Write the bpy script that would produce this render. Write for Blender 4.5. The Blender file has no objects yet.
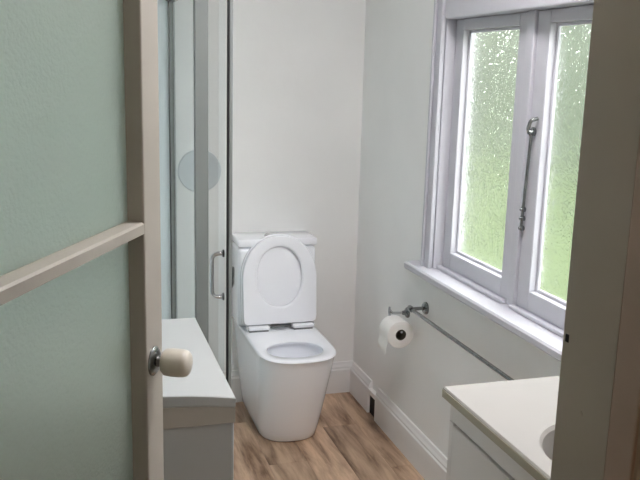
import bpy, bmesh, math, random
from mathutils import Vector, Matrix

S = bpy.context.scene
COL = S.collection
PI = math.pi
random.seed(7)

# ------------------------------------------------------------------ camera
F_PX = 815.0
yaw, pitch, roll = math.radians(17.17), math.radians(-11.67), math.radians(1.546)
fwd = Vector((math.sin(yaw)*math.cos(pitch), math.cos(yaw)*math.cos(pitch), math.sin(pitch)))
rgt = Vector((math.cos(yaw), -math.sin(yaw), 0))
upv = rgt.cross(fwd)
r2 = rgt*math.cos(roll) + upv*math.sin(roll)
u2 = upv*math.cos(roll) - rgt*math.sin(roll)
cam_data = bpy.data.cameras.new('camera')
cam_data.sensor_width = 36.0
cam_data.lens = F_PX/640*36.0
cam_data.clip_start = 0.02
cam = bpy.data.objects.new('camera', cam_data)
COL.objects.link(cam)
M3 = Matrix((r2, u2, -fwd)).transposed()
cam.matrix_world = Matrix.Translation((0, 0, 1.5)) @ M3.to_4x4()
S.camera = cam

# ------------------------------------------------------------------ world, light, exposure
world = bpy.data.worlds.new('overcast_sky')
S.world = world
world.use_nodes = True
wn = world.node_tree
wn.nodes['Background'].inputs['Color'].default_value = (0.97, 0.94, 1.0, 1)
wn.nodes['Background'].inputs['Strength'].default_value = 9.5

def portal(name, loc, sx, sy):
    d = bpy.data.lights.new(name, 'AREA')
    d.shape = 'RECTANGLE'; d.size = sx; d.size_y = sy
    d.cycles.is_portal = True
    o = bpy.data.objects.new(name, d); COL.objects.link(o)
    o.location = loc
    o.rotation_euler = (0, PI/2, 0)       # emits towards -X, into the room
    return o
portal('window_sky_portal', (1.45, 2.17, 1.47), 1.40, 1.15)

HALL_W = 4.0
d = bpy.data.lights.new('added_hall_fill', 'POINT'); d.energy = HALL_W; d.color = (1.0, 0.80, 0.58)  # unseen warm fill, added to lift the jamb and door
d.shadow_soft_size = 0.12
o = bpy.data.objects.new('added_hall_fill', d); COL.objects.link(o); o.location = (0.1, -0.5, 2.2)

S.view_settings.view_transform = 'Standard'
S.view_settings.look = 'None'
S.view_settings.gamma = 1.0
S.view_settings.use_curve_mapping = False
S.view_settings.exposure = 0.55
try:
    S.cycles.use_denoising = True
    S.cycles.max_bounces = 14
    S.cycles.diffuse_bounces = 8
    S.cycles.transmission_bounces = 10
    S.cycles.transparent_max_bounces = 16
    S.cycles.sample_clamp_indirect = 8.0
except Exception:
    pass

# ------------------------------------------------------------------ materials
def new_mat(name):
    m = bpy.data.materials.new(name); m.use_nodes = True
    nt = m.node_tree
    for n in list(nt.nodes):
        if n.type != 'OUTPUT_MATERIAL':
            nt.nodes.remove(n)
    out = [n for n in nt.nodes if n.type == 'OUTPUT_MATERIAL'][0]
    return m, nt, out

def plain(name, col, rough=0.5, metal=0.0, var=0.04, vscale=6.0, bump=0.0, bscale=60.0, spec=0.5, coat=0.0):
    m, nt, out = new_mat(name)
    p = nt.nodes.new('ShaderNodeBsdfPrincipled')
    p.inputs['Roughness'].default_value = rough
    p.inputs['Metallic'].default_value = metal
    p.inputs['Specular IOR Level'].default_value = spec
    p.inputs['Coat Weight'].default_value = coat
    tc = nt.nodes.new('ShaderNodeTexCoord')
    nz = nt.nodes.new('ShaderNodeTexNoise'); nz.inputs['Scale'].default_value = vscale; nz.inputs['Detail'].default_value = 4
    nt.links.new(tc.outputs['Object'], nz.inputs['Vector'])
    cr = nt.nodes.new('ShaderNodeValToRGB')
    a = [max(0, c*(1-var)) for c in col]; b = [min(1, c*(1+var)) for c in col]
    cr.color_ramp.elements[0].position = 0.3; cr.color_ramp.elements[0].color = (*a, 1)
    cr.color_ramp.elements[1].position = 0.7; cr.color_ramp.elements[1].color = (*b, 1)
    nt.links.new(nz.outputs['Fac'], cr.inputs['Fac'])
    nt.links.new(cr.outputs['Color'], p.inputs['Base Color'])
    if bump > 0:
        n2 = nt.nodes.new('ShaderNodeTexNoise'); n2.inputs['Scale'].default_value = bscale; n2.inputs['Detail'].default_value = 3
        nt.links.new(tc.outputs['Object'], n2.inputs['Vector'])
        bp = nt.nodes.new('ShaderNodeBump'); bp.inputs['Strength'].default_value = bump; bp.inputs['Distance'].default_value = 0.004
        nt.links.new(n2.outputs['Fac'], bp.inputs['Height'])
        nt.links.new(bp.outputs['Normal'], p.inputs['Normal'])
    nt.links.new(p.outputs['BSDF'], out.inputs['Surface'])
    return m

MAT = {}
MAT['wall'] = plain('painted_wall_white', (0.84, 0.84, 0.83), 0.55, var=0.025, vscale=3, bump=0.12, bscale=25)
MAT['ceiling'] = plain('painted_ceiling_white', (0.86, 0.86, 0.85), 0.7, var=0.01)
MAT['trim'] = plain('gloss_white_trim_paint', (0.78, 0.78, 0.78), 0.3, var=0.02, vscale=9, bump=0.05, bscale=40)
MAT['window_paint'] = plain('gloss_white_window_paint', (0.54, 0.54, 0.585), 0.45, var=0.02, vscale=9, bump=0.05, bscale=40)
MAT['jamb'] = plain('aged_cream_jamb_paint', (0.50, 0.45, 0.385), 0.5, var=0.05, vscale=5, bump=0.05, bscale=30)
MAT['stop'] = plain('worn_pinkish_stop_paint', (0.52, 0.40, 0.33), 0.5, var=0.12, vscale=8)
MAT['door_paint'] = plain('cream_door_paint', (0.38, 0.35, 0.305), 0.45, var=0.05, vscale=7, bump=0.06, bscale=40)
MAT['hall'] = plain('hall_beige_paint', (0.50, 0.43, 0.35), 0.7, var=0.03)
MAT['hall_floor'] = plain('hall_brown_carpet', (0.24, 0.17, 0.12), 0.95, var=0.15, vscale=60)
MAT['ceramic'] = plain('white_glazed_ceramic', (0.90, 0.915, 0.96), 0.09, var=0.005, coat=0.3)
MAT['seat'] = plain('white_seat_plastic', (0.905, 0.915, 0.96), 0.2, var=0.005)
MAT['chrome'] = plain('polished_chrome', (0.62, 0.63, 0.65), 0.14, metal=1.0, var=0.05, vscale=20)
MAT['chrome_dark'] = plain('tarnished_dark_chrome', (0.27, 0.28, 0.28), 0.22, metal=1.0, var=0.2, vscale=40)
MAT['black'] = plain('black_rubber_and_gap_shade', (0.012, 0.012, 0.013), 0.7, var=0.2)
MAT['paper'] = plain('soft_white_tissue', (0.84, 0.83, 0.80), 0.95, var=0.02, vscale=30, bump=0.15, bscale=160)
MAT['core'] = plain('dark_cardboard_core', (0.10, 0.08, 0.06), 0.9)
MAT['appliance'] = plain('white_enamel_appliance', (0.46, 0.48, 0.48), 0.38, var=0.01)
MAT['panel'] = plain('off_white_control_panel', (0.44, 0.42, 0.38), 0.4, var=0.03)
MAT['laminate'] = plain('white_cabinet_laminate', (0.72, 0.70, 0.68), 0.35, var=0.015)
MAT['marble'] = plain('cream_cast_marble', (0.40, 0.385, 0.36), 0.55, var=0.03, spec=0.3, vscale=4)
MAT['edge'] = plain('olive_shaded_top_edge', (0.36, 0.33, 0.24), 0.4, var=0.05)  # olive strip, darkened to carry the shading under the lip
MAT['knob'] = plain('ivory_ceramic_knob', (0.60, 0.56, 0.48), 0.3, var=0.06, vscale=30, coat=0.3)
MAT['alu'] = plain('satin_aluminium', (0.28, 0.30, 0.295), 0.45, metal=0.3, var=0.03)
MAT['acrylic'] = plain('aqua_white_acrylic_liner', (0.72, 0.80, 0.83), 0.25, var=0.03, vscale=2)
MAT['tray'] = plain('white_acrylic_tray', (0.82, 0.83, 0.83), 0.25, var=0.01)
MAT['frost'] = plain('frosted_grey_disc', (0.52, 0.56, 0.59), 0.5, var=0.05)
MAT['cladding'] = plain('grey_house_cladding', (0.35, 0.34, 0.32), 0.8, var=0.05)
MAT['tint'] = plain('dark_porthole_glass', (0.03, 0.035, 0.04), 0.08, var=0.1)

def lawn_mat():
    m, nt, out = new_mat('mown_grass')
    p = nt.nodes.new('ShaderNodeBsdfPrincipled'); p.inputs['Roughness'].default_value = 0.9
    tc = nt.nodes.new('ShaderNodeTexCoord')
    nz = nt.nodes.new('ShaderNodeTexNoise'); nz.inputs['Scale'].default_value = 1.2; nz.inputs['Detail'].default_value = 8
    nt.links.new(tc.outputs['Object'], nz.inputs['Vector'])
    cr = nt.nodes.new('ShaderNodeValToRGB')
    cr.color_ramp.elements[0].position = 0.32; cr.color_ramp.elements[0].color = (0.036, 0.056, 0.014, 1)
    cr.color_ramp.elements[1].position = 0.68; cr.color_ramp.elements[1].color = (0.060, 0.084, 0.024, 1)
    nt.links.new(nz.outputs['Fac'], cr.inputs['Fac']); nt.links.new(cr.outputs['Color'], p.inputs['Base Color'])
    nt.links.new(p.outputs['BSDF'], out.inputs['Surface'])
    return m
MAT['lawn'] = lawn_mat()

def leaf_mat():
    m, nt, out = new_mat('hedge_leaves')
    p = nt.nodes.new('ShaderNodeBsdfPrincipled'); p.inputs['Roughness'].default_value = 0.6
    tc = nt.nodes.new('ShaderNodeTexCoord')
    nz = nt.nodes.new('ShaderNodeTexVoronoi'); nz.inputs['Scale'].default_value = 5
    nt.links.new(tc.outputs['Object'], nz.inputs['Vector'])
    cr = nt.nodes.new('ShaderNodeValToRGB')
    cr.color_ramp.elements[0].position = 0.1; cr.color_ramp.elements[0].color = (0.055, 0.072, 0.036, 1)
    cr.color_ramp.elements[1].position = 0.7; cr.color_ramp.elements[1].color = (0.018, 0.029, 0.013, 1)
    nt.links.new(nz.outputs['Distance'], cr.inputs['Fac']); nt.links.new(cr.outputs['Color'], p.inputs['Base Color'])
    nt.links.new(p.outputs['BSDF'], out.inputs['Surface'])
    return m
MAT['leaf'] = leaf_mat()

def wood_mat(name, dark, light, seed):
    m, nt, out = new_mat(name)
    p = nt.nodes.new('ShaderNodeBsdfPrincipled'); p.inputs['Roughness'].default_value = 0.42
    tc = nt.nodes.new('ShaderNodeTexCoord')
    oi = nt.nodes.new('ShaderNodeObjectInfo')
    add = nt.nodes.new('ShaderNodeVectorMath'); add.operation = 'ADD'
    sc = nt.nodes.new('ShaderNodeVectorMath'); sc.operation = 'SCALE'; sc.inputs['Scale'].default_value = 37.0
    cmb = nt.nodes.new('ShaderNodeCombineXYZ')
    for i in range(3): nt.links.new(oi.outputs['Random'], cmb.inputs[i])
    nt.links.new(cmb.outputs[0], sc.inputs[0])
    nt.links.new(tc.outputs['Object'], add.inputs[0]); nt.links.new(sc.outputs[0], add.inputs[1])
    mp = nt.nodes.new('ShaderNodeMapping'); mp.inputs['Scale'].default_value = (13, 1.7, 1)
    nt.links.new(add.outputs[0], mp.inputs['Vector'])
    nz = nt.nodes.new('ShaderNodeTexNoise'); nz.inputs['Scale'].default_value = 1.5; nz.inputs['Detail'].default_value = 10
    nz.inputs['Roughness'].default_value = 0.6; nz.inputs['Distortion'].default_value = 0.3
    nt.links.new(mp.outputs[0], nz.inputs['Vector'])
    cr = nt.nodes.new('ShaderNodeValToRGB'); e = cr.color_ramp.elements
    e[0].position = 0.33; e[0].color = (*dark, 1)
    e[1].position = 0.60; e[1].color = (*light, 1)
    k = e.new(0.46); k.color = (*[(a*0.45+b*0.55) for a, b in zip(dark, light)], 1)
    nt.links.new(nz.outputs['Fac'], cr.inputs['Fac'])
    # plank to plank shade
    hs = nt.nodes.new('ShaderNodeHueSaturation')
    mr = nt.nodes.new('ShaderNodeMapRange'); mr.inputs['To Min'].default_value = 0.80; mr.inputs['To Max'].default_value = 1.16
    nt.links.new(oi.outputs['Random'], mr.inputs['Value']); nt.links.new(mr.outputs[0], hs.inputs['Value'])
    nt.links.new(cr.outputs['Color'], hs.inputs['Color']); nt.links.new(hs.outputs['Color'], p.inputs['Base Color'])
    bp = nt.nodes.new('ShaderNodeBump'); bp.inputs['Strength'].default_value = 0.15; bp.inputs['Distance'].default_value = 0.003
    nt.links.new(nz.outputs['Fac'], bp.inputs['Height']); nt.links.new(bp.outputs['Normal'], p.inputs['Normal'])
    nt.links.new(p.outputs['BSDF'], out.inputs['Surface'])
    return m
MAT['plank'] = wood_mat('rustic_oak_plank', (0.145, 0.075, 0.037), (0.60, 0.42, 0.29), 0)

def window_glass():
    # pebbled obscure glass: part of the light passes straight, the rest is bent by the pebbles
    m, nt, out = new_mat('pebbled_obscure_glass')
    tc = nt.nodes.new('ShaderNodeTexCoord')
    vo = nt.nodes.new('ShaderNodeTexVoronoi'); vo.feature = 'SMOOTH_F1'; vo.inputs['Scale'].default_value = 52
    vo.inputs['Smoothness'].default_value = 0.5
    nz = nt.nodes.new('ShaderNodeTexNoise'); nz.inputs['Scale'].default_value = 40
    mx = nt.nodes.new('ShaderNodeMixRGB'); mx.inputs['Fac'].default_value = 0.06
    nt.links.new(tc.outputs['Object'], mx.inputs['Color1']); nt.links.new(nz.outputs['Color'], mx.inputs['Color2'])
    nt.links.new(tc.outputs['Object'], nz.inputs['Vector'])
    nt.links.new(mx.outputs['Color'], vo.inputs['Vector'])
    bp = nt.nodes.new('ShaderNodeBump'); bp.inputs['Strength'].default_value = 1.0; bp.inputs['Distance'].default_value = 0.0018
    nt.links.new(vo.outputs['Distance'], bp.inputs['Height'])
    g = nt.nodes.new('ShaderNodeBsdfGlass'); g.inputs['Roughness'].default_value = 0.06; g.inputs['IOR'].default_value = 1.40
    g.inputs['Color'].default_value = (0.95, 0.985, 0.94, 1)
    nt.links.new(bp.outputs['Normal'], g.inputs['Normal'])
    t = nt.nodes.new('ShaderNodeBsdfTransparent'); t.inputs['Color'].default_value = (0.96, 0.98, 0.96, 1)
    mix = nt.nodes.new('ShaderNodeMixShader'); mix.inputs['Fac'].default_value = 0.74
    nt.links.new(t.outputs[0], mix.inputs[1]); nt.links.new(g.outputs[0], mix.inputs[2])
    nt.links.new(mix.outputs[0], out.inputs['Surface'])
    return m
MAT['window_glass'] = window_glass()

def door_glass():
    m, nt, out = new_mat('hammered_green_obscure_glass')
    tc = nt.nodes.new('ShaderNodeTexCoord')
    nz = nt.nodes.new('ShaderNodeTexNoise'); nz.inputs['Scale'].default_value = 150; nz.inputs['Detail'].default_value = 2
    nt.links.new(tc.outputs['Object'], nz.inputs['Vector'])
    bp = nt.nodes.new('ShaderNodeBump'); bp.inputs['Strength'].default_value = 0.5; bp.inputs['Distance'].default_value = 0.003
    nt.links.new(nz.outputs['Fac'], bp.inputs['Height'])
    g = nt.nodes.new('ShaderNodeBsdfGlass'); g.inputs['Roughness'].default_value = 0.38; g.inputs['IOR'].default_value = 1.45
    g.inputs['Color'].default_value = (0.87, 0.92, 0.875, 1)
    nt.links.new(bp.outputs['Normal'], g.inputs['Normal'])
    tr = nt.nodes.new('ShaderNodeBsdfTranslucent'); tr.inputs['Color'].default_value = (0.68, 0.73, 0.69, 1)
    df = nt.nodes.new('ShaderNodeBsdfDiffuse'); df.inputs['Color'].default_value = (0.58, 0.62, 0.58, 1)
    m1 = nt.nodes.new('ShaderNodeMixShader'); m1.inputs['Fac'].default_value = 0.5
    nt.links.new(tr.outputs[0], m1.inputs[1]); nt.links.new(df.outputs[0], m1.inputs[2])
    nt.links.new(bp.outputs['Normal'], df.inputs['Normal'])
    mix = nt.nodes.new('ShaderNodeMixShader'); mix.inputs['Fac'].default_value = 0.2
    nt.links.new(g.outputs[0], mix.inputs[1]); nt.links.new(m1.outputs[0], mix.inputs[2])
    nt.links.new(mix.outputs[0], out.inputs['Surface'])
    return m
MAT['door_glass'] = door_glass()

def clear_glass(name, tint, refl=1.0):
    m, nt, out = new_mat(name)
    t = nt.nodes.new('ShaderNodeBsdfTransparent'); t.inputs['Color'].default_value = (*tint, 1)
    gl = nt.nodes.new('ShaderNodeBsdfGlossy'); gl.inputs['Roughness'].default_value = 0.03
    fr = nt.nodes.new('ShaderNodeFresnel'); fr.inputs['IOR'].default_value = 1.2
    ge = nt.nodes.new('ShaderNodeNewGeometry'); iv = nt.nodes.new('ShaderNodeMath'); iv.operation = 'SUBTRACT'; iv.inputs[0].default_value = 1.0
    nt.links.new(ge.outputs['Backfacing'], iv.inputs[1])
    mu = nt.nodes.new('ShaderNodeMath'); mu.operation = 'MULTIPLY'
    nt.links.new(fr.outputs[0], mu.inputs[0]); nt.links.new(iv.outputs[0], mu.inputs[1])   # reflect on the outer faces only
    mix = nt.nodes.new('ShaderNodeMixShader')
    nt.links.new(mu.outputs[0], mix.inputs['Fac'])
    nt.links.new(t.outputs[0], mix.inputs[1]); nt.links.new(gl.outputs[0], mix.inputs[2])
    nt.links.new(mix.outputs[0], out.inputs['Surface'])
    return m
MAT['shower_glass'] = clear_glass('clear_shower_glass', (0.992, 0.996, 0.994))
MAT['shower_glass_green'] = clear_glass('greenish_shower_glass', (0.955, 0.978, 0.972))

# ------------------------------------------------------------------ geometry helpers
def obj(name, bm, mat, parent=None, smooth=False, loc=None):
    me = bpy.data.meshes.new(name)
    bmesh.ops.recalc_face_normals(bm, faces=bm.faces[:])
    bm.to_mesh(me); bm.free()
    if isinstance(mat, str): mat = MAT[mat]
    me.materials.append(mat)
    if smooth:
        for p in me.polygons: p.use_smooth = True
        try:
            me.set_sharp_from_angle(angle=math.radians(smooth if smooth is not True else 40))
        except Exception:
            pass
    o = bpy.data.objects.new(name, me); COL.objects.link(o)
    if parent is not None: o.parent = parent
    if loc is not None: o.location = loc
    return o

def empty(name, loc=(0, 0, 0), rz=0, parent=None):
    o = bpy.data.objects.new(name, None); COL.objects.link(o)
    o.location = loc; o.rotation_euler = (0, 0, rz); o.empty_display_size = 0.05
    if parent is not None: o.parent = parent
    return o

def tag(o, label=None, cat=None, group=None, kind=None):
    if label: o['label'] = label
    if cat: o['category'] = cat
    if group: o['group'] = group
    if kind: o['kind'] = kind
    return o

def add_box(bm, x0, x1, y0, y1, z0, z1, bev=0.0, seg=2):
    r = bmesh.ops.create_cube(bm, size=1.0)
    vs = r['verts']
    for v in vs:
        v.co = Vector(((x0+x1)/2 + v.co.x*(x1-x0), (y0+y1)/2 + v.co.y*(y1-y0), (z0+z1)/2 + v.co.z*(z1-z0)))
    if bev > 0:
        es = list({e for v in vs for e in v.link_edges})
        bmesh.ops.bevel(bm, geom=es, offset=bev, segments=seg, profile=0.5, affect='EDGES')

def box(x0, x1, y0, y1, z0, z1, bev=0.0, seg=2):
    bm = bmesh.new(); add_box(bm, x0, x1, y0, y1, z0, z1, bev, seg); return bm

def add_loft(bm, loops, cap0=True, cap1=True):
    rows = [[bm.verts.new(p) for p in lp] for lp in loops]
    n = len(rows[0])
    for a, b in zip(rows, rows[1:]):
        for i in range(n):
            j = (i+1) % n
            bm.faces.new((a[i], a[j], b[j], b[i]))
    if cap0: bm.faces.new(list(reversed(rows[0])))
    if cap1: bm.faces.new(rows[-1])
    return rows

def frame_of(dirv):
    w = Vector(dirv).normalized()
    a = Vector((0, 0, 1)) if abs(w.z) < 0.9 else Vector((1, 0, 0))
    u = w.cross(a).normalized(); v = w.cross(u).normalized()
    return u, v, w

def add_lathe(bm, origin, axis, prof, n=32):
    """prof: list of (distance along axis, radius)"""
    u, v, w = frame_of(axis); o = Vector(origin)
    loops = [[o + w*t + (u*math.cos(2*PI*i/n) + v*math.sin(2*PI*i/n))*max(r, 1e-4) for i in range(n)] for t, r in prof]
    add_loft(bm, loops)

def add_tube(bm, pts, r, n=12):
    pts = [Vector(p) for p in pts]
    loops = []
    u = None
    for i, p in enumerate(pts):
        t = (pts[min(i+1, len(pts)-1)] - pts[max(i-1, 0)]).normalized()
        if u is None:
            u, v, _ = frame_of(t)
        else:
            u = (u - t*u.dot(t)).normalized(); v = t.cross(u)
        loops.append([p + (u*math.cos(2*PI*k/n) + v*math.sin(2*PI*k/n))*r for k in range(n)])
    add_loft(bm, loops)

def arc_path(pts, rad, seg=6):
    """round the corners of a polyline"""
    pts = [Vector(p) for p in pts]
    out = [pts[0]]
    for a, b, c in zip(pts, pts[1:], pts[2:]):
        d1 = (a-b).normalized(); d2 = (c-b).normalized()
        p1 = b + d1*rad; p2 = b + d2*rad
        for k in range(seg+1):
            t = k/seg
            out.append(p1*(1-t)**2 + b*2*t*(1-t) + p2*t*t)
    out.append(pts[-1])
    return out

# ------------------------------------------------------------------ room shell
XW, YB, XL = 1.26, 3.49, -0.52          # window wall, back wall, left wall
YN0, YN1 = 0.62, 0.752                  # the wall with the doorway
ZC = 2.45
DX0, DX1, DZ = -0.262, 0.545, 2.06       # doorway (rough opening)

fl = tag(obj('floor', box(XL, XW, YN0, YB, -0.06, -0.010), 'core'), 'rustic brown wood plank floor', 'floor', kind='structure')
PW, PL = 0.152, 1.10
px0 = XL
row = 0
x = XL
meshes = {}
while x < XW - 1e-4:
    x1 = min(x + PW, XW)
    y = YN0 - ((row*0.41) % PL)
    while y < YB - 1e-4:
        ya, yb = max(y, YN0), min(y + PL, YB)
        if yb - ya > 0.02:
            cx, cy = (x+x1)/2, (ya+yb)/2
            hw, hl = (x1-x)/2 - 0.0003, (yb-ya)/2 - 0.0003
            key = (round(hw, 4), round(hl, 4))
            if key in meshes:
                po = bpy.data.objects.new('plank', meshes[key]); COL.objects.link(po); po.parent = fl
            else:
                po = obj('plank', box(-hw, hw, -hl, hl, -0.010, 0, 0.0006, 1), 'plank', fl)
                meshes[key] = po.data
            po.location = (cx, cy, 0)
        y += PL
    x += PW; row += 1

def struct(name, bm, mat, label=None, cat=None, parent=None, smooth=False):
    o = obj(name, bm, mat, parent, smooth)
    o['kind'] = 'structure'
    if label: o['label'] = label
    if cat: o['category'] = cat
    return o

T = 0.12
struct('wall_back', box(XL-T, XW+T, YB, YB+T, -0.06, ZC), 'wall', 'plain white painted wall behind the toilet', 'wall')
# window wall with its opening
WY0, WY1, WZ0, WZ1 = 1.60, 2.702, 0.775, 2.13
bm = bmesh.new()
add_box(bm, XW, XW+T, YN0, WY0, -0.06, ZC); add_box(bm, XW, XW+T, WY1, YB, -0.06, ZC)
add_box(bm, XW, XW+T, WY0, WY1, -0.06, WZ0); add_box(bm, XW, XW+T, WY0, WY1, WZ1, ZC)
struct('wall_right', bm, 'wall', 'white painted wall around the window, with paper holder and rail', 'wall')
struct('wall_left', box(XL-T, XL, YN0, YB, -0.06, ZC), 'wall', 'white wall on the left behind the open door', 'wall')
struct('ceiling', box(XL-T, XW+T, YN0, YB+T, ZC, ZC+0.08), 'ceiling', 'white painted bathroom ceiling', 'ceiling')
bm = bmesh.new()
add_box(bm, XL-0.9, DX0, YN0, YN1, -0.06, ZC); add_box(bm, DX1, XW+0.5, YN0, YN1, -0.06, ZC)
add_box(bm, DX0, DX1, YN0, YN1, DZ, ZC)
struct('wall_near', bm, 'wall', 'wall holding the doorway the view looks through', 'wall')

# hall behind the camera
struct('floor_hall', box(-1.42, 1.76, -1.3, YN0, -0.06, 0.0), 'hall_floor', 'brown hall floor outside the bathroom doorway', 'floor')
struct('ceiling_hall', box(-1.42, 1.76, -1.3, YN0, ZC, ZC+0.08), 'hall', 'hall ceiling outside the doorway', 'ceiling')
struct('wall_hall_left', box(-1.54, -1.42, -1.3, YN0, -0.06, ZC), 'hall', 'beige hall wall left of the doorway', 'wall')
struct('wall_hall_right', box(1.76, 1.88, -1.3, YN0, -0.06, ZC), 'hall', 'beige hall wall right of the doorway', 'wall')
struct('wall_hall_back', box(-1.54, 1.88, -1.42, -1.3, -0.06, ZC), 'hall', 'beige hall wall opposite the doorway', 'wall')

# baseboards: moulded section swept along the wall
def base_profile(bm, a, b, inward, z1, th=0.020):
    """a,b: floor end points on the wall, inward: unit vector into the room"""
    a, b, n = Vector(a), Vector(b), Vector(inward)
    prof = [(0, 0), (th, 0), (th, z1-0.036), (th-0.004, z1-0.030), (th-0.004, z1-0.022), (th-0.009, z1-0.012), (th-0.013, z1), (0, z1)]
    loops = [[p + n*o_ + Vector((0, 0, z)) for o_, z in prof] for p in (a, b)]
    add_loft(bm, loops)
BH = 0.150
NY0, NY1, NZ = 3.135, 3.222, 0.095       # notch in the skirting
bm = bmesh.new()
base_profile(bm, (XW, YB-0.021, 0), (XW, NY1, 0), (-1, 0, 0), BH)
base_profile(bm, (XW, NY0, 0), (XW, YN1+0.001, 0), (-1, 0, 0), BH)
add_box(bm, XW-0.020, XW, NY0, NY1, NZ, BH-0.034)
br = struct('baseboard_right', bm, 'trim', 'white moulded baseboard under the window wall with a dark notch', 'baseboard')
obj('notch', box(XW-0.009, XW-0.001, NY0+0.001, NY1-0.001, 0.001, NZ-0.001), 'black', br)  # black plate paints the darkness inside the recess
bm = bmesh.new(); base_profile(bm, (XW, YB, 0), (0.43, YB, 0), (0, -1, 0), BH)
struct('baseboard_back', bm, 'trim', 'white baseboard behind the toilet', 'baseboard')

# ------------------------------------------------------------------ window
win = tag(empty('window_1', (XW, 2.17, WZ0)), 'white painted casement window with two pebbled glass sashes', 'window', kind='structure')
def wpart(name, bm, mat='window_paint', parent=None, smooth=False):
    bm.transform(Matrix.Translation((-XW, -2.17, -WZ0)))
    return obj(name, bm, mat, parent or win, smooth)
CX = XW - 0.022
# casing (architrave) around the opening, proud of the wall
def casing(y0, y1, z0, z1):
    bm = bmesh.new()
    add_box(bm, CX+0.006, XW-0.0005, y0, y1, z0, z1, 0.002, 1)
    return bm
wpart('casing', casing(2.668, 2.722, WZ0+0.022, 2.20))
bm = box(CX-0.004, CX+0.0055, 2.706, 2.722, WZ0+0.022, 2.20, 0.004, 2); wpart('casing_bead', bm)
wpart('casing', casing(1.50, 1.61, WZ0+0.022, 2.20))
wpart('casing', casing(1.6105, 2.6675, 2.10, 2.20))
# frame lining
FX0, FX1 = XW+0.002, XW+T-0.002
TRZ0, TRZ1 = 1.690, 1.760
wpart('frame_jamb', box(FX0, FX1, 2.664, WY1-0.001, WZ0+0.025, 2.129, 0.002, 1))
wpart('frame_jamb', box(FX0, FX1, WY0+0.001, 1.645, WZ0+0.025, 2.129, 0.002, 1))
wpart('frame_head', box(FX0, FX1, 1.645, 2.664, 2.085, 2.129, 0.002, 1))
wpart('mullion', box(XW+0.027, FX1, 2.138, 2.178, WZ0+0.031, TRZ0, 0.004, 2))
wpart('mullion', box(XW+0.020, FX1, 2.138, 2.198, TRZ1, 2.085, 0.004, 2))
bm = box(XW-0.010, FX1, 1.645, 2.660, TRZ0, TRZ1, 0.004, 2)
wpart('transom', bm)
# sill
bm = bmesh.new()
prof = [(-0.050, 0.772), (-0.056, 0.778), (-0.056, 0.794), (-0.050, 0.800), (0.118, 0.806), (0.118, 0.776), (0.0, 0.776), (0.0, 0.772)]
sy0, sy1 = 1.47, 2.80
def sill_loop(y, cut):
    return [Vector((XW + (max(px, -1) if not cut else min(px, -0.0005)), y, z)) for px, z in prof]
add_loft(bm, [[Vector((XW+px, y, z)) for px, z in prof] for y in (WY0+0.001, WY1-0.001)])
nose = [(-0.050, 0.772), (-0.056, 0.778), (-0.056, 0.794), (-0.050, 0.800), (-0.0005, 0.8018), (-0.0005, 0.772)]
add_loft(bm, [[Vector((XW+px, y, z)) for px, z in nose] for y in (WY1-0.001, sy1)])
add_loft(bm, [[Vector((XW+px, y, z)) for px, z in nose] for y in (sy0, WY0+0.001)])
wpart('sill', bm)
wpart('sill_fillet', box(XW+0.012, XW+0.030, 1.646, 2.136, 0.8035, 0.815, 0.003, 2))
wpart('sill_fillet', box(XW+0.012, XW+0.030, 2.180, 2.663, 0.8035, 0.815, 0.003, 2))
# sashes
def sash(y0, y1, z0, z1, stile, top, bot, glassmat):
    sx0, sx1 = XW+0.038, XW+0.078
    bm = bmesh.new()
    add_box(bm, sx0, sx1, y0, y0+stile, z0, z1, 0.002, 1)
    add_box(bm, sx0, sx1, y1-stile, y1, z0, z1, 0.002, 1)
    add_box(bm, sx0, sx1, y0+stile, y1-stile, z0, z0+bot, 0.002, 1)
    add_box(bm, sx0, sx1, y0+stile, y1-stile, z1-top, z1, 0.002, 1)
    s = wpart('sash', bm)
    ga, gb, gc, gd = y0+stile, y1-stile, z0+bot, z1-top
    def sub(name, bm, mat):
        bm.transform(Matrix.Translation((-XW, -2.17, -WZ0)))
        return obj(name, bm, mat, s)
    b = 0.010
    gx = XW+0.069
    bm = bmesh.new()
    for (a0, a1, c0, c1) in ((ga, ga+b, gc, gd), (gb-b, gb, gc, gd), (ga+b, gb-b, gc, gc+b), (ga+b, gb-b, gd-b, gd)):
        add_box(bm, gx-0.010, gx-0.0005, a0, a1, c0, c1, 0.002, 1)
    sub('glazing_bead', bm, 'window_paint')
    sub('pane', box(gx, gx+0.004, ga+0.0005, gb-0.0005, gc+0.0005, gd-0.0005), glassmat)
    return s
s1 = sash(2.180, 2.662, 0.812, 1.688, 0.057, 0.036, 0.060, 'window_glass')
s2 = sash(1.647, 2.136, 0.812, 1.688, 0.066, 0.036, 0.060, 'window_glass')
sash(2.200, 2.662, 1.762, 2.083, 0.045, 0.04, 0.045, 'window_glass')
sash(1.647, 2.136, 1.762, 2.083, 0.045, 0.04, 0.045, 'window_glass')
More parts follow.
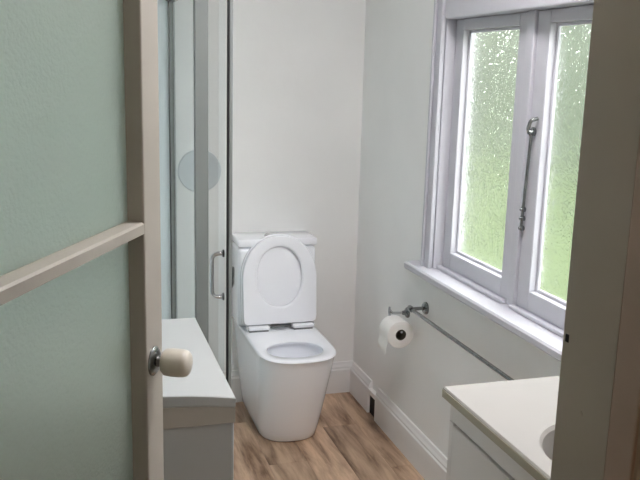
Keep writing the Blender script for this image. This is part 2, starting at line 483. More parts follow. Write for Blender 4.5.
# casement stay hanging on the mullion
sy, sx = 2.108, XW+0.028
bm = bmesh.new()
add_tube(bm, [(sx, sy, 1.345), (sx, sy+0.018, 1.055)], 0.0045, 10)
add_tube(bm, arc_path([(sx, sy+0.002, 1.335), (sx-0.014, sy, 1.350), (sx-0.014, sy-0.014, 1.378), (sx+0.006, sy-0.020, 1.384)], 0.008), 0.0055, 10)
add_lathe(bm, (sx+0.008, sy, 1.345), (-1, 0, 0), [(0, 0.013), (0.006, 0.013), (0.008, 0.009), (0.020, 0.008), (0.022, 0.004)], 16)
st = wpart('window_stay', bm, 'chrome_dark', smooth=True)
for zz in (1.055, 1.085, 1.112):
    bm = bmesh.new(); add_lathe(bm, (sx+0.008, sy+0.017, zz), (-1, 0, 0), [(0, 0.008), (0.010, 0.008), (0.013, 0.005), (0.016, 0.004)], 12)
    bm.transform(Matrix.Translation((-XW, -2.17, -WZ0)))
    obj('stud', bm, 'chrome_dark', st, True)

# ------------------------------------------------------------------ outside
bm = bmesh.new()
HX0, HX1 = XW+T+0.001, XW+T+0.02  # unseen wall, raised high to cut sky light on the lawn
add_box(bm, HX0, HX1, -6, WY0, -0.3, 5.2); add_box(bm, HX0, HX1, WY1, 10, -0.3, 5.2)
add_box(bm, HX0, HX1, WY0, WY1, -0.3, WZ0); add_box(bm, HX0, HX1, WY0, WY1, WZ1, 5.2)
struct('wall_outside', bm, 'cladding', 'outside house wall around the window, made tall to shade the lawn', 'wall')
struct('ground', box(1.40, 40, -20, 40, -0.5, -0.30), 'lawn', 'mown green lawn outside the window', 'lawn')
bm = bmesh.new()
NXh, NZh = 70, 26
def hedge_pt(i, j):
    # wraps over: front face, top, back
    y = -4 + 34*i/NXh
    t = j/NZh
    if t < 0.45: x, z = 9.2, -0.3 + 4.6*t/0.45
    elif t < 0.55: x, z = 9.2 + 1.6*(t-0.45)/0.10, 4.3
    else: x, z = 10.8, 4.3 - 4.6*(t-0.55)/0.45
    h = math.sin(y*1.7+z*2.1)*0.14 + math.sin(y*4.1-z*3.3)*0.10 + random.uniform(-0.13, 0.13)
    return Vector((x + h*(1 if t > 0.5 else -1), y, max(-0.3, z + h*0.8 if z > 0 else z)))
g = [[bm.verts.new(hedge_pt(i, j)) for j in range(NZh+1)] for i in range(NXh+1)]
for i in range(NXh):
    for j in range(NZh):
        bm.faces.new((g[i][j], g[i+1][j], g[i+1][j+1], g[i][j+1]))
bm.faces.new([g[0][j] for j in range(NZh+1)]); bm.faces.new([g[NXh][j] for j in range(NZh, -1, -1)])
tag(obj('hedge', bm, 'leaf', None, True), 'dark green hedge blurred behind the pebbled window glass', 'hedge')

# ------------------------------------------------------------------ doorway lining
tr = tag(empty('trim_1', (DX1, YN0, 0)), 'shadowed cream door jamb on the right edge of the view', 'door jamb', kind='structure')
def tpart(name, bm, mat, smooth=False):
    bm.transform(Matrix.Translation((-DX1, -YN0, 0)))
    return obj(name, bm, mat, tr, smooth)
JX = 0.525
tpart('lining', box(JX, DX1-0.001, YN0-0.001, YN1+0.001, 0.0, DZ-0.001, 0.002, 1), 'jamb')
tpart('door_stop', box(JX-0.004, JX-0.0003, YN0+0.0, 0.662, 0.0, DZ-0.021, 0.003, 2), 'stop')
tpart('architrave', box(JX+0.006, JX+0.080, YN1+0.0012, YN1+0.018, 0.0, DZ+0.05, 0.003, 2), 'jamb')
tpart('architrave', box(JX+0.006, JX+0.080, YN0-0.018, YN0-0.0012, 0.0, DZ+0.05, 0.003, 2), 'stop')
bm = bmesh.new(); add_lathe(bm, (JX+0.001, 0.714, 1.141), (-1, 0, 0), [(0, 0.003), (0.0016, 0.003), (0.0022, 0.001)], 12)
tpart('screw', bm, 'jamb', True)
bm = box(JX-0.0012, JX-0.0002, 0.748, 0.7535, 1.211, 1.220); tpart('strike_hole', bm, 'black')
tr2 = tag(empty('trim_2', (DX0, YN0, 0)), 'cream door jamb on the hinge side of the doorway', 'door jamb', kind='structure')
bm = box(0.001, 0.02, -0.001, YN1-YN0+0.001, 0, DZ-0.001, 0.002, 1); obj('lining', bm, 'jamb', tr2)
tr3 = tag(empty('trim_3', (0, YN0, DZ)), 'cream head jamb over the doorway', 'door jamb', kind='structure')
bm = box(DX0+0.021, DX1-0.021, -0.001, YN1-YN0+0.001, -0.02, -0.001, 0.002, 1); obj('lining', bm, 'jamb', tr3)

# ------------------------------------------------------------------ open glazed door
DA = math.radians(26.5)
E = Vector((0.147, 1.42))                      # free edge of the room-side face
dd = Vector((math.sin(DA), math.cos(DA)))
DW, DT = 0.77, 0.040
hinge = E - dd*DW
door = tag(empty('door_1', (hinge.x, hinge.y, 0.008), PI/2 - DA), 'open cream door with hammered obscure glass and a thin glazing bar', 'door', kind='structure')
# local axes: +x along the door to its free edge, -y towards the camera side face, y=0 is that face
DH = 2.02
ST = 0.077
def dpart(name, bm, mat, parent=None, smooth=False): return obj(name, bm, mat, parent or door, smooth)
dpart('stile', box(DW-ST, DW, 0, DT, 0, DH, 0.003, 2), 'door_paint')
dpart('stile', box(0, ST, 0, DT, 0, DH, 0.003, 2), 'door_paint')
dpart('top_rail', box(ST, DW-ST, 0, DT, DH-0.10, DH, 0.003, 2), 'door_paint')
dpart('bottom_rail', box(ST, DW-ST, 0, DT, 0, 0.20, 0.003, 2), 'door_paint')
RZ0, RZ1 = 1.221, 1.237
bm = bmesh.new()
add_loft(bm, [[Vector((x, y, z)) for y, z in ((0.0, RZ0), (0.0, RZ1), (0.004, RZ1+0.003), (DT, RZ1+0.004), (DT, RZ0-0.003))] for x in (ST, DW-ST)])
dpart('glazing_bar', bm, 'door_paint')
GY0 = 0.029
dpart('glass_pane', box(ST+0.0005, DW-ST-0.0005, GY0, GY0+0.004, RZ1+0.0045, DH-0.1005), 'door_glass')
dpart('glass_pane', box(ST+0.0005, DW-ST-0.0005, GY0, GY0+0.004, 0.2005, RZ0-0.0035), 'door_glass')
# knobs both sides
def knob(sign, y0):
    kx, kz = DW-0.046, 0.988
    k = empty('door_knob', (kx, y0, kz), 0, door)
    ax = (0, -sign, 0)
    bm = bmesh.new(); add_lathe(bm, (0, 0, 0), ax, [(0, 0.026), (0.003, 0.026), (0.006, 0.022), (0.008, 0.014)], 28)
    obj('rose', bm, 'chrome_dark', k, True)
    bm = bmesh.new(); add_lathe(bm, (0, 0, 0), ax, [(0.006, 0.010), (0.018, 0.008), (0.020, 0.011)], 20)
    obj('neck', bm, 'chrome_dark', k, True)
    bm = bmesh.new()
    add_lathe(bm, (0, 0, 0), ax, [(0.016, 0.013), (0.018, 0.019), (0.023, 0.0235), (0.034, 0.0248), (0.046, 0.0248), (0.056, 0.0242), (0.062, 0.0225), (0.066, 0.018), (0.068, 0.010), (0.0685, 0.001)], 32)
    obj('grip', bm, 'knob', k, True)
    return k
knob(1, 0.0)
knob(-1, DT)
for hz in (0.2, 1.0, 1.8):
    bm = bmesh.new(); add_lathe(bm, (-0.004, DT+0.003, hz), (0, 0, 1), [(0, 0.006), (0.09, 0.006)], 12)
    dpart('hinge', bm, 'chrome_dark', None, True)

# ------------------------------------------------------------------ toilet
TX = 0.841
toi = tag(empty('toilet', (TX, YB, 0)), 'white back-to-wall toilet with its seat and lid raised', 'toilet')
def tl(bm): bm.transform(Matrix.Translation((-TX, -YB, 0))); return bm
N = 72
def d_loop(z, a, yfront, ycen, yback, n=2.5, cx=TX, shift=0.0):
    """D-shaped outline: superellipse front, straight sides, flat back"""
    pts = []
    half = N//2
    b = ycen - yfront
    for i in range(half):                       # front from +x to -x
        t = PI*i/(half-1)
        c, s = math.cos(t), math.sin(t)
        pts.append(Vector((cx + a*math.copysign(abs(c)**(2/n), c), ycen - b*abs(s)**(2/n), z)))
    q = (N-half)//3
    for i in range(1, q+1):                      # left side to the back
        pts.append(Vector((cx - a, ycen + (yback-ycen)*i/q, z)))
    m = N - half - 2*q + 1
    for i in range(1, m):
        pts.append(Vector((cx - a + 2*a*i/m, yback, z)))
    for i in range(q):
        pts.append(Vector((cx + a, yback + (ycen-yback)*i/q, z)))
    return pts[:N]
RZ = 0.405
BK = YB - 0.002
secs = []
for t in [0, 0.02, 0.1, 0.2, 0.35, 0.5, 0.65, 0.8, 0.9, 0.96]:
    k = t**0.9
    a = 0.122 + (0.160-0.122)*k
    yf = 3.012 + (2.862-3.012)*k
    secs.append(d_loop(RZ*t, a, yf, 3.165 + (3.035-3.165)*k, BK, 2.6))
secs[0] = d_loop(0, 0.120, 3.018, 3.165, BK, 2.6)
secs.append(d_loop(RZ-0.006, 0.161, 2.859, 3.03, BK, 2.6))
secs.append(d_loop(RZ-0.001, 0.158, 2.864, 3.03, BK, 2.6))
secs.append(d_loop(RZ, 0.153, 2.870, 3.03, BK, 2.6))
# match the top outline to an egg-shaped hole by direction from the hole's centre
HC = Vector((TX-0.004, 3.010))
def hole_loop(z, a, b, sy=0.0):
    out = []
    for p in secs[-1]:
        ang = math.atan2(p.y-HC.y, p.x-HC.x)
        bb = b
        c, s = math.cos(ang), math.sin(ang)
        r = 1/((abs(c)/a)**2.2 + (abs(s)/bb)**2.2)**(1/2.2)
        out.append(Vector((HC.x+c*r, HC.y+sy+s*r, z)))
    return out
secs.append(hole_loop(RZ, 0.119, 0.100))
secs.append(hole_loop(RZ-0.004, 0.114, 0.095))
secs.append(hole_loop(RZ-0.012, 0.114, 0.095))
secs.append(hole_loop(RZ-0.016, 0.128, 0.112))
secs.append(hole_loop(RZ-0.05, 0.126, 0.110))
secs.append(hole_loop(RZ-0.09, 0.108, 0.095, 0.004))
secs.append(hole_loop(RZ-0.15, 0.085, 0.08, 0.015))
secs.append(hole_loop(RZ-0.19, 0.05, 0.05, 0.03))
secs.append(hole_loop(RZ-0.20, 0.02, 0.02, 0.035))
bm = bmesh.new(); add_loft(bm, secs)
pan = obj('pan', tl(bm), 'ceramic', toi, 50)
bm = bmesh.new()
wl = hole_loop(RZ-0.178, 0.058, 0.056, 0.026)
bm.faces.new([bm.verts.new(p) for p in wl])
obj('water', tl(bm), 'shower_glass', pan)
# cistern
cw0, cw1 = TX-0.178, TX+0.173
bm = box(cw0+0.003, cw1-0.003, 3.325, BK, RZ+0.0006, 0.757, 0.018, 4)
ci = obj('cistern', tl(bm), 'ceramic', toi, 50)
bm = box(cw0, cw1, 3.318, BK, 0.760, 0.794, 0.008, 3)
obj('cistern_lid', tl(bm), 'ceramic', ci, 50)
bm = bmesh.new(); add_lathe(bm, (TX-0.015, 3.39, 0.7942), (0, 0, 1), [(0, 0.032), (0.006, 0.031), (0.010, 0.026), (0.011, 0.001)], 32)
obj('flush_button', tl(bm), 'chrome', ci, True)
# raised seat ring and lid: outline in the (x, v) plane, v runs up the raised seat
def seat_outline(hw, v0, v1, crad, n=96, nexp=2.3, vc=None):
    pts = []
    vc = vc if vc is not None else v0 + (v1-v0)*0.52
    half = n//2
    for i in range(half):
        t = PI*i/(half-1); c, s = math.cos(t), math.sin(t)
        pts.append((hw*math.copysign(abs(c)**(2/nexp), c), vc + (v1-vc)*abs(s)**(2/nexp)))
    rest = n-half
    path = [(-hw, vc), (-hw+0.002, v0+crad), (-hw+crad*0.3+0.002, v0+crad*0.3), (-hw+crad, v0), (hw-crad, v0), (hw-crad*0.3-0.002, v0+crad*0.3), (hw-0.002, v0+crad), (hw, vc)]
    L = [0]
    for a, b in zip(path, path[1:]): L.append(L[-1] + math.hypot(b[0]-a[0], b[1]-a[1]))
    for i in range(1, rest+1):
        s = L[-1]*i/(rest+1)
        for k in range(len(path)-1):
            if L[k] <= s <= L[k+1]:
                f = (s-L[k])/(L[k+1]-L[k]); a, b = path[k], path[k+1]
                pts.append((a[0]+(b[0]-a[0])*f, a[1]+(b[1]-a[1])*f)); break
    return pts
SB = Vector((TX, 3.262, 0.431))               # bottom middle of the raised seat, front face
lean = math.radians(6.0)
vdir = Vector((0, math.sin(lean), math.cos(lean))); ndir = Vector((0, math.cos(lean), -math.sin(lean)))   # ndir: backwards
def S3(x, v, d): return SB + Vector((x, 0, 0)) + vdir*v + ndir*d
SL = 0.382
def scaled(pts, c, k):
    return [(c[0]+(p[0]-c[0])*k, c[1]+(p[1]-c[1])*k) for p in pts]
out_ = seat_outline(0.164, 0.0, SL, 0.016, nexp=2.12, vc=0.19)
ctr = (0, 0.205)
def inner(a, b):
    r = []
    for p in out_:
        ang = math.atan2(p[1]-ctr[1], p[0]-ctr[0]); c, s = math.cos(ang), math.sin(ang)
        q = 1/((abs(c)/a)**2.15 + (abs(s)/b)**2.15)**(1/2.15)
        r.append((ctr[0]+c*q, ctr[1]+s*q))
    return r
th = 0.020
loops = []
for pts, dpt in ((scaled(out_, ctr, 0.985), th), (out_, th-0.004), (out_, 0.006), (scaled(out_, ctr, 0.985), 0.001), (scaled(out_, ctr, 0.95), 0.0), (inner(0.108, 0.138), 0.0), (inner(0.102, 0.132), 0.002), (inner(0.099, 0.129), 0.008), (inner(0.099, 0.129), th)):
    loops.append([S3(x, v, dpt) for x, v in pts])
bm = bmesh.new(); rows = add_loft(bm, loops, False, False)
n = len(rows[0])
for i in range(n):
    j = (i+1) % n
    bm.faces.new((rows[-1][i], rows[-1][j], rows[0][j], rows[0][i]))
obj('seat_ring', tl(bm), 'seat', toi, 45)
ol = seat_outline(0.168, -0.004, SL+0.006, 0.016, nexp=2.12, vc=0.19)
loops = []
for k, dpt in ((0.98, 0.0225), (1.0, 0.0245), (1.0, 0.034), (0.97, 0.040)):
    loops.append([S3(x, v, dpt) for x, v in scaled(ol, ctr, k)])
bm = bmesh.new(); add_loft(bm, loops)
obj('seat_lid', tl(bm), 'seat', toi, 45)
for sx_ in (-0.098, 0.098):
    h = empty('seat_hinge', (sx_, 0, 0), 0, toi)
    bm = box(TX-0.046, TX+0.046, 3.240, 3.296, RZ+0.008, RZ+0.0245, 0.006, 3)
    obj('hinge_block', tl(bm), 'seat', h, True)
    bm = bmesh.new(); add_lathe(bm, (TX-0.052, 3.265, RZ+0.0155), (1, 0, 0), [(0, 0.010), (0.104, 0.010)], 16)
    obj('hinge_pin', tl(bm), 'chrome', h, True)
    bm = box(TX-0.042, TX+0.042, 3.248, 3.290, RZ+0.0003, RZ+0.0075); obj('hinge_pad', tl(bm), 'chrome_dark', h)
bm = box(TX-0.045, TX+0.045, 3.258, 3.270, RZ+0.010, RZ+0.020, 0.002, 1)
obj('hinge_bar', tl(bm), 'chrome_dark', toi)

# ------------------------------------------------------------------ toilet paper and holder
RX, RYn, RYf, RCZ, RR = 1.180, 2.742, 2.830, 0.526, 0.053
hold = tag(empty('toilet_roll_holder', (XW, 2.868, 0.573)), 'chrome open-arm holder carrying the toilet roll', 'roll holder')
def hl(bm): bm.transform(Matrix.Translation((-XW, -2.868, -0.573))); return bm
bm = bmesh.new(); add_lathe(bm, (XW-0.0005, 2.868, 0.573), (-1, 0, 0), [(0, 0.021), (0.005, 0.021), (0.009, 0.017), (0.012, 0.010), (0.024, 0.008)], 24)
obj('rose', hl(bm), 'chrome_dark', hold, True)
AZ = RCZ + 0.0135
bm = bmesh.new(); add_tube(bm, arc_path([(XW-0.012, 2.868, 0.573), (RX+0.012, 2.868, 0.576), (RX, 2.868, 0.590), (RX, 2.868, 0.600), (RX-0.004, 2.860, 0.585), (RX, 2.852, AZ), (RX, 2.735, AZ)], 0.004), 0.0045, 12)
obj('arm', hl(bm), 'chrome', hold, True)
rollo = tag(empty('toilet_roll', (RX, (RYn+RYf)/2, RCZ)), 'white toilet paper roll with a loose end hanging', 'toilet roll')
def rl(bm): bm.transform(Matrix.Translation((-RX, -(RYn+RYf)/2, -RCZ))); return bm
n = 48
def ring(y, r): return [Vector((RX + r*math.cos(2*PI*i/n), y, RCZ + r*math.sin(2*PI*i/n))) for i in range(n)]
CR = 0.0205
bm = bmesh.new()
rows = add_loft(bm, [ring(RYn, CR+0.001), ring(RYn, RR-0.003), ring(RYn+0.002, RR), ring(RYf-0.002, RR), ring(RYf, RR-0.003), ring(RYf, CR+0.001)], False, False)
for i in range(n):
    j = (i+1) % n; bm.faces.new((rows[-1][i], rows[-1][j], rows[0][j], rows[0][i]))
obj('paper', rl(bm), 'paper', rollo, 40)
bm = bmesh.new()
rows = add_loft(bm, [ring(RYn-0.0005, CR-0.001), ring(RYn-0.0005, CR+0.0005), ring(RYf+0.0005, CR+0.0005), ring(RYf+0.0005, CR-0.001)], False, False)
for i in range(n):
    j = (i+1) % n; bm.faces.new((rows[-1][i], rows[-1][j], rows[0][j], rows[0][i]))
obj('core', rl(bm), 'core', rollo, 40)
# hanging sheet, leaving the roll on the room side
bm = bmesh.new()
path = []
for k in range(9):
    a_ = math.radians(110 + 70*k/8); path.append((RX + (RR+0.0012)*math.cos(a_), RCZ + (RR+0.0012)*math.sin(a_)))
xs = path[-1][0]
for k in range(1, 7): path.append((xs - 0.0005*k + 0.002*math.sin(k), RCZ - 0.012*k))
loops = []
for x_, z_ in path:
    loops.append([Vector((x_, RYn+0.001, z_)), Vector((x_, RYf-0.001, z_)), Vector((x_-0.0008, RYf-0.001, z_+0.0002)), Vector((x_-0.0008, RYn+0.001, z_+0.0002))])
add_loft(bm, loops)
obj('loose_sheet', rl(bm), 'paper', rollo, 40)

# ------------------------------------------------------------------ towel rail
BX = XW - 0.062
rail = tag(empty('towel_rail', (XW, 2.70, 0.632)), 'thin chrome towel rail on the wall below the window', 'towel rail')
def rr(bm): bm.transform(Matrix.Translation((-XW, -2.70, -0.632))); return bm
for yy in (2.700, 1.72):
    bk = empty('bracket', (0, 0, 0), 0, rail)
    bm = bmesh.new(); add_lathe(bm, (XW-0.0005, yy, 0.640), (-1, 0, 0), [(0, 0.024), (0.006, 0.024), (0.011, 0.019), (0.013, 0.010)], 24)
    obj('rose', rr(bm), 'chrome_dark', bk, True)
    bm = bmesh.new(); add_tube(bm, [(XW-0.010, yy, 0.640), (BX+0.004, yy, 0.640)], 0.007, 12)
    add_lathe(bm, (BX, yy-0.010, 0.640), (0, 1, 0), [(0, 0.010), (0.004, 0.0115), (0.024, 0.0115), (0.028, 0.009)], 16)
    obj('post', rr(bm), 'chrome_dark', bk, True)
bm = bmesh.new(); add_tube(bm, [(BX, 2.695, 0.640), (BX, 1.715, 0.640)], 0.0065, 12)
obj('bar', rr(bm), 'chrome_dark', rail, True)

# ------------------------------------------------------------------ vanity
VX0, VY0, VY1, VZ = 0.800, 0.86, 1.602, 0.80
BAR = 0.022
van = tag(empty('vanity_cabinet', (0.82, 1.23, 0)), 'white laminate vanity cabinet under the cream basin top', 'vanity')
def vl(bm): bm.transform(Matrix.Translation((-0.82, -1.23, 0))); return bm
bm = bmesh.new()
ca, cb, cc, cd = VX0+0.040, XW-0.022, VY0+0.006, VY1-0.004
add_box(bm, ca, cb, cc, cc+0.016, 0.08, VZ-0.0285); add_box(bm, ca, cb, cd-0.016, cd, 0.08, VZ-0.0285)
add_box(bm, ca, cb, cc+0.016, cd-0.016, 0.08, 0.096); add_box(bm, cb-0.006, cb, cc+0.016, cd-0.016, 0.096, VZ-0.0285)
obj('carcass', vl(bm), 'laminate', van)
obj('plinth', vl(box(VX0+0.075, XW-0.022, VY0+0.02, VY1-0.03, 0.0, 0.0795)), 'laminate', van)
dz = 0.712
obj('top_rail_panel', vl(box(VX0+0.020, VX0+0.0395, VY0+0.006, VY1-0.004, dz+0.006, VZ-0.0285, 0.0015, 1)), 'laminate', van)
obj('stile_panel', vl(box(VX0+0.020, VX0+0.0395, VY1-0.024, VY1-0.004, 0.085, dz+0.0058, 0.0015, 1)), 'laminate', van)
ym = (VY0+0.006 + VY1-0.034)/2
obj('cabinet_door', vl(box(VX0+0.018, VX0+0.0395, ym+0.0015, VY1-0.026, 0.085, dz, 0.0015, 1)), 'laminate', van)
obj('cabinet_door', vl(box(VX0+0.018, VX0+0.0395, VY0+0.006, ym-0.0015, 0.085, dz, 0.0015, 1)), 'laminate', van)
obj('shadow_gap', vl(box(VX0+0.034, VX0+0.0385, VY0+0.008, VY1-0.026, dz+0.0003, dz+0.0055)), 'black', van)  # black strip stands for the shade inside the joint
# moulded top with basin
top = tag(empty('basin_top', (0.82, 1.23, VZ-0.028)), 'cream moulded vanity top with a round basin', 'vanity top')
def vt(bm): bm.transform(Matrix.Translation((-0.82, -1.23, -(VZ-0.028)))); return bm
BC = Vector((0.992, 1.219)); BA, BB = 0.146, 0.146
n = 80
def rect_loop(x0, x1, y0, y1, z):
    out = []
    for i in range(n):
        a_ = 2*PI*i/n; c, s = math.cos(a_), math.sin(a_)
        # ray from the basin centre to the rectangle
        tx = ((x1-BC.x)/c if c > 1e-9 else (x0-BC.x)/c if c < -1e-9 else 1e9)
        ty = ((y1-BC.y)/s if s > 1e-9 else (y0-BC.y)/s if s < -1e-9 else 1e9)
        t_ = min(tx, ty); out.append(Vector((BC.x+c*t_, BC.y+s*t_, z)))
    # snap nearest to corners
    for cx_, cy_ in ((x0, y0), (x0, y1), (x1, y0), (x1, y1)):
        k = min(range(n), key=lambda q: (out[q].x-cx_)**2 + (out[q].y-cy_)**2)
        out[k] = Vector((cx_, cy_, z))
    return out
def ell(z, a, b): return [Vector((BC.x+a*math.cos(2*PI*i/n), BC.y+b*math.sin(2*PI*i/n), z)) for i in range(n)]
X1 = XW-0.0215
loops = [rect_loop(VX0+0.004, X1, VY0+0.004, VY1-0.004, VZ-0.028), rect_loop(VX0, X1, VY0, VY1, VZ-0.025), rect_loop(VX0, X1, VY0, VY1, VZ-0.004), rect_loop(VX0+0.003, X1, VY0+0.003, VY1-0.003, VZ),
         ell(VZ, BA+0.010, BB+0.010), ell(VZ-0.001, BA+0.004, BB+0.004), ell(VZ-0.008, BA-0.002, BB-0.002)]
bm = bmesh.new(); rows = add_loft(bm, loops, False, False)
obj('slab', vt(bm), 'marble', top, 35)
loops = [ell(VZ-0.0082, BA-0.002, BB-0.002), ell(VZ-0.05, BA-0.006, BB-0.006), ell(VZ-0.10, BA-0.02, BB-0.02), ell(VZ-0.128, BA-0.06, BB-0.06), ell(VZ-0.135, 0.025, 0.025)]
bm = bmesh.new(); add_loft(bm, loops, False, True)
obj('basin', vt(bm), 'marble', top, 40)
bm = bmesh.new(); add_lathe(bm, (BC.x, BC.y, VZ-0.1345), (0, 0, 1), [(0, 0.024), (0.002, 0.023), (0.003, 0.012)], 20)
obj('waste', vt(bm), 'chrome', top, True)
obj('edge_strip', vt(box(VX0-0.002, VX0-0.0002, VY0+0.002, VY1-0.002, VZ-0.024, VZ-0.006)), 'edge', top)

# ------------------------------------------------------------------ washing machine
WX0, WX1, WYf, WYb, WZ = -0.298, 0.302, 1.525, 2.085, 0.85
wm = tag(empty('washing_machine', (0.0, 1.8, 0)), 'white washing machine tucked behind the open door', 'washing machine')
def wl_(bm): bm.transform(Matrix.Translation((0, -1.8, 0))); return bm
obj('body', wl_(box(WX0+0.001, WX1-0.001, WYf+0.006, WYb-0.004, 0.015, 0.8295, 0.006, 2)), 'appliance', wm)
# crowned top whose front edge arches up in the middle
NX_ = 30
def crown(x, y):
    t = abs((x-(WX0+WX1)/2)/((WX1-WX0)/2))
    return 0.020*(1-t**3)*max(0.0, 1-(y-WYf)/0.35)
bm = bmesh.new()
ys = [WYf+0.003, WYf+0.05, WYf+0.15, WYf+0.25, WYf+0.35, WYb]
rows_t, rows_b = [], []
for y_ in ys:
    xs_ = [WX0 + (WX1-WX0)*i/NX_ for i in range(NX_+1)]
    rows_t.append([bm.verts.new((x_, y_, 0.850+crown(x_, y_))) for x_ in xs_])
    rows_b.append([bm.verts.new((x_, y_, 0.830)) for x_ in xs_])
for a in range(len(ys)-1):
    for i in range(NX_):
        bm.faces.new((rows_t[a][i], rows_t[a][i+1], rows_t[a+1][i+1], rows_t[a+1][i]))
        bm.faces.new((rows_b[a][i], rows_b[a+1][i], rows_b[a+1][i+1], rows_b[a][i+1]))
    for k in (0, NX_):
        bm.faces.new((rows_t[a][k], rows_t[a+1][k], rows_b[a+1][k], rows_b[a][k]))
for i in range(NX_):
    for a in (0, len(ys)-1):
        bm.faces.new((rows_t[a][i], rows_b[a][i], rows_b[a][i+1], rows_t[a][i+1]))
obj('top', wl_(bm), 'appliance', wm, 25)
# front strip and control panel
def front_strip(z0f, z1f, y0, y1, bev=0.002):
    bm = bmesh.new(); rows = []
    for i in range(NX_+1):
        x_ = WX0 + (WX1-WX0)*i/NX_
        a, b = z0f(x_), z1f(x_)
        rows.append([Vector((x_, y1, b)), Vector((x_, y0+bev, b)), Vector((x_, y0, b-bev)), Vector((x_, y0, a+bev)), Vector((x_, y0+bev, a)), Vector((x_, y1, a))])
    add_loft(bm, rows); return bm
cz = lambda x_: crown(x_, WYf)
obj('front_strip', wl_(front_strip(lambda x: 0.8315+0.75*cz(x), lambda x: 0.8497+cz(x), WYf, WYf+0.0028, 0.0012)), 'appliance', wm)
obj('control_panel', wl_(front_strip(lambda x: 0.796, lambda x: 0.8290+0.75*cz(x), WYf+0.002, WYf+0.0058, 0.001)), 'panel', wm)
bm = bmesh.new()
add_lathe(bm, (0.0, WYf+0.0058, 0.44), (0, -1, 0), [(0, 0.20), (0.012, 0.20), (0.026, 0.185), (0.026, 0.15), (0.010, 0.14)], 48)
pd = obj('porthole_ring', wl_(bm), 'alu', wm, True)
bm = bmesh.new(); add_lathe(bm, (0.0, WYf-0.005, 0.44), (0, -1, 0), [(0, 0.138), (0.012, 0.135), (0.020, 0.10), (0.022, 0.001)], 40)
obj('porthole_glass', wl_(bm), 'tint', pd, True)
for fx in (WX0+0.05, WX1-0.05):
    for fy in (WYf+0.06, WYb-0.05):
        bm = bmesh.new(); add_lathe(bm, (fx, fy, 0), (0, 0, 1), [(0, 0.02), (0.012, 0.02), (0.0148, 0.012)], 16)
        obj('foot', wl_(bm), 'black', wm, True)

# ------------------------------------------------------------------ shower enclosure
SX, SYF = 0.413, 2.225
SHX0 = XL
SHT = 1.98
sh = tag(empty('shower_enclosure', (0.0, 2.85, 0)), 'glass shower enclosure with a chrome-handled door between washer and back wall', 'shower')
def sl(bm): bm.transform(Matrix.Translation((0, -2.85, 0))); return bm
bm = bmesh.new()
ta, tb, tc_, td = SHX0+0.001, SX+0.02, SYF-0.02, YB-0.001
def rl4(i, z): return [Vector((ta+i, tc_+i, z)), Vector((tb-i, tc_+i, z)), Vector((tb-i, td-i, z)), Vector((ta+i, td-i, z))]
add_loft(bm, [rl4(0, 0), rl4(0, 0.095), rl4(0.004, 0.10), rl4(0.055, 0.10), rl4(0.07, 0.07)])
obj('tray', sl(bm), 'tray', sh)
obj('back_liner', sl(box(SHX0+0.006, SX-0.012, YB-0.006, YB-0.001, 0.101, SHT)), 'acrylic', sh)
obj('side_liner', sl(box(SHX0+0.001, SHX0+0.005, SYF+0.02, YB-0.007, 0.101, SHT)), 'acrylic', sh)
# frame
obj('corner_seal', sl(box(SX-0.001, SX+0.0045, SYF-0.004, SYF+0.004, 0.101, SHT)), 'black', sh)
obj('corner_post', sl(box(SX+0.005, SX+0.014, SYF-0.006, SYF+0.018, 0.101, SHT, 0.001, 1)), 'alu', sh)
PY = 2.555
obj('door_post', sl(box(SX-0.040, SX+0.002, PY, PY+0.03, 0.101, SHT, 0.003, 2)), 'alu', sh)
obj('wall_channel', sl(box(SX-0.010, SX+0.012, YB-0.026, YB-0.0065, 0.101, SHT, 0.002, 1)), 'alu', sh)
obj('wall_seal', sl(box(SX-0.014, SX-0.0105, YB-0.022, YB-0.0065, 0.101, SHT)), 'chrome_dark', sh)
obj('head_rail', sl(box(SHX0+0.006, SX+0.014, SYF-0.012, SYF+0.018, SHT+0.0005, SHT+0.03, 0.002, 1)), 'alu', sh)
obj('head_rail', sl(box(SX-0.014, SX+0.014, SYF+0.0185, YB-0.001, SHT+0.0005, SHT+0.03, 0.002, 1)), 'alu', sh)
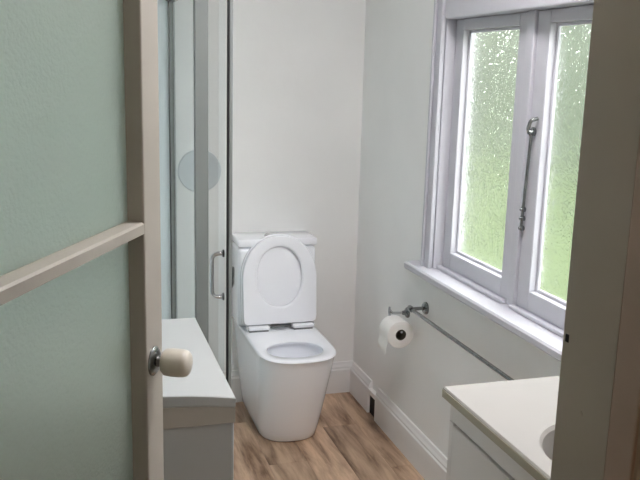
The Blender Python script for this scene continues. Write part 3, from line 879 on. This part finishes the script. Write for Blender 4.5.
# glass
obj('front_panel', sl(box(SHX0+0.006, SX-0.0015, SYF-0.003, SYF+0.003, 0.101, SHT)), 'shower_glass', sh)
obj('side_panel', sl(box(SX-0.004, SX+0.002, PY+0.031, YB-0.0265, 0.101, SHT)), 'shower_glass_green', sh)
dr = obj('shower_door', sl(box(SX-0.003, SX+0.003, SYF+0.019, PY-0.002, 0.112, SHT-0.01)), 'shower_glass', sh)
hy = SYF+0.028
hz0, hz1 = 0.856, 0.984
bm = bmesh.new()
add_tube(bm, arc_path([(SX-0.0035, hy, hz1), (SX-0.038, hy, hz1), (SX-0.038, hy, hz0), (SX-0.0035, hy, hz0)], 0.022, 10), 0.0058, 14)
obj('inner_handle', sl(bm), 'chrome', dr, True)
bm = bmesh.new()
add_tube(bm, arc_path([(SX+0.0035, hy, hz1-0.035), (SX+0.024, hy, hz1-0.035), (SX+0.024, hy, hz0+0.025), (SX+0.0035, hy, hz0+0.025)], 0.016, 10), 0.004, 14)
obj('outer_handle', sl(bm), 'chrome_dark', dr, True)
for zz in (hz0, hz1):
    bm = bmesh.new(); add_lathe(bm, (SX-0.0032, hy, zz), (-1, 0, 0), [(0, 0.011), (0.004, 0.011), (0.006, 0.007)], 16)
    obj('handle_rose', sl(bm), 'chrome_dark', dr, True)
bm = bmesh.new(); add_lathe(bm, (SX-0.016, YB-0.05, 1.775), (0, -1, 0), [(0, 0.016), (0.02, 0.016), (0.026, 0.010), (0.030, 0.001)], 20)
obj('glass_clamp', sl(bm), 'chrome_dark', sh, True)

# round grey disc on the wall, seen through the shower glass
pl = empty('round_plate', (0.527, YB-0.001, 1.069))
tag(pl, 'round grey disc on the back wall seen through the shower glass', 'disc')
bm = bmesh.new(); add_lathe(bm, (0, 0, 0), (0, -1, 0), [(0, 0.093), (0.006, 0.093), (0.009, 0.090), (0.010, 0.078), (0.0085, 0.074), (0.0085, 0.001)], 56)
obj('face', bm, 'frost', pl, True)

# ------------------------------------------------------------------ added fill light on the ceiling (unseen, brightens the room)
LAMP = 68.0
lm, nt, out = new_mat('added_fill_glow')
em = nt.nodes.new('ShaderNodeEmission'); em.inputs['Color'].default_value = (1.0, 0.955, 0.97, 1); em.inputs['Strength'].default_value = LAMP
nt.links.new(em.outputs[0], out.inputs['Surface'])
cl = tag(empty('added_ceiling_fill', (0.80, 1.62, ZC)), 'added unseen fill light, a round flat panel above the vanity side', 'added fill light')
bm = bmesh.new(); add_lathe(bm, (0, 0, -0.0005), (0, 0, -1), [(0, 0.17), (0.022, 0.17), (0.026, 0.165), (0.026, 0.153), (0.020, 0.152)], 48)
obj('rim', bm, 'trim', cl, 40)
bm = bmesh.new(); add_lathe(bm, (0, 0, -0.0207), (0, 0, -1), [(0, 0.150), (0.0025, 0.150)], 48)
obj('diffuser', bm, lm, cl)
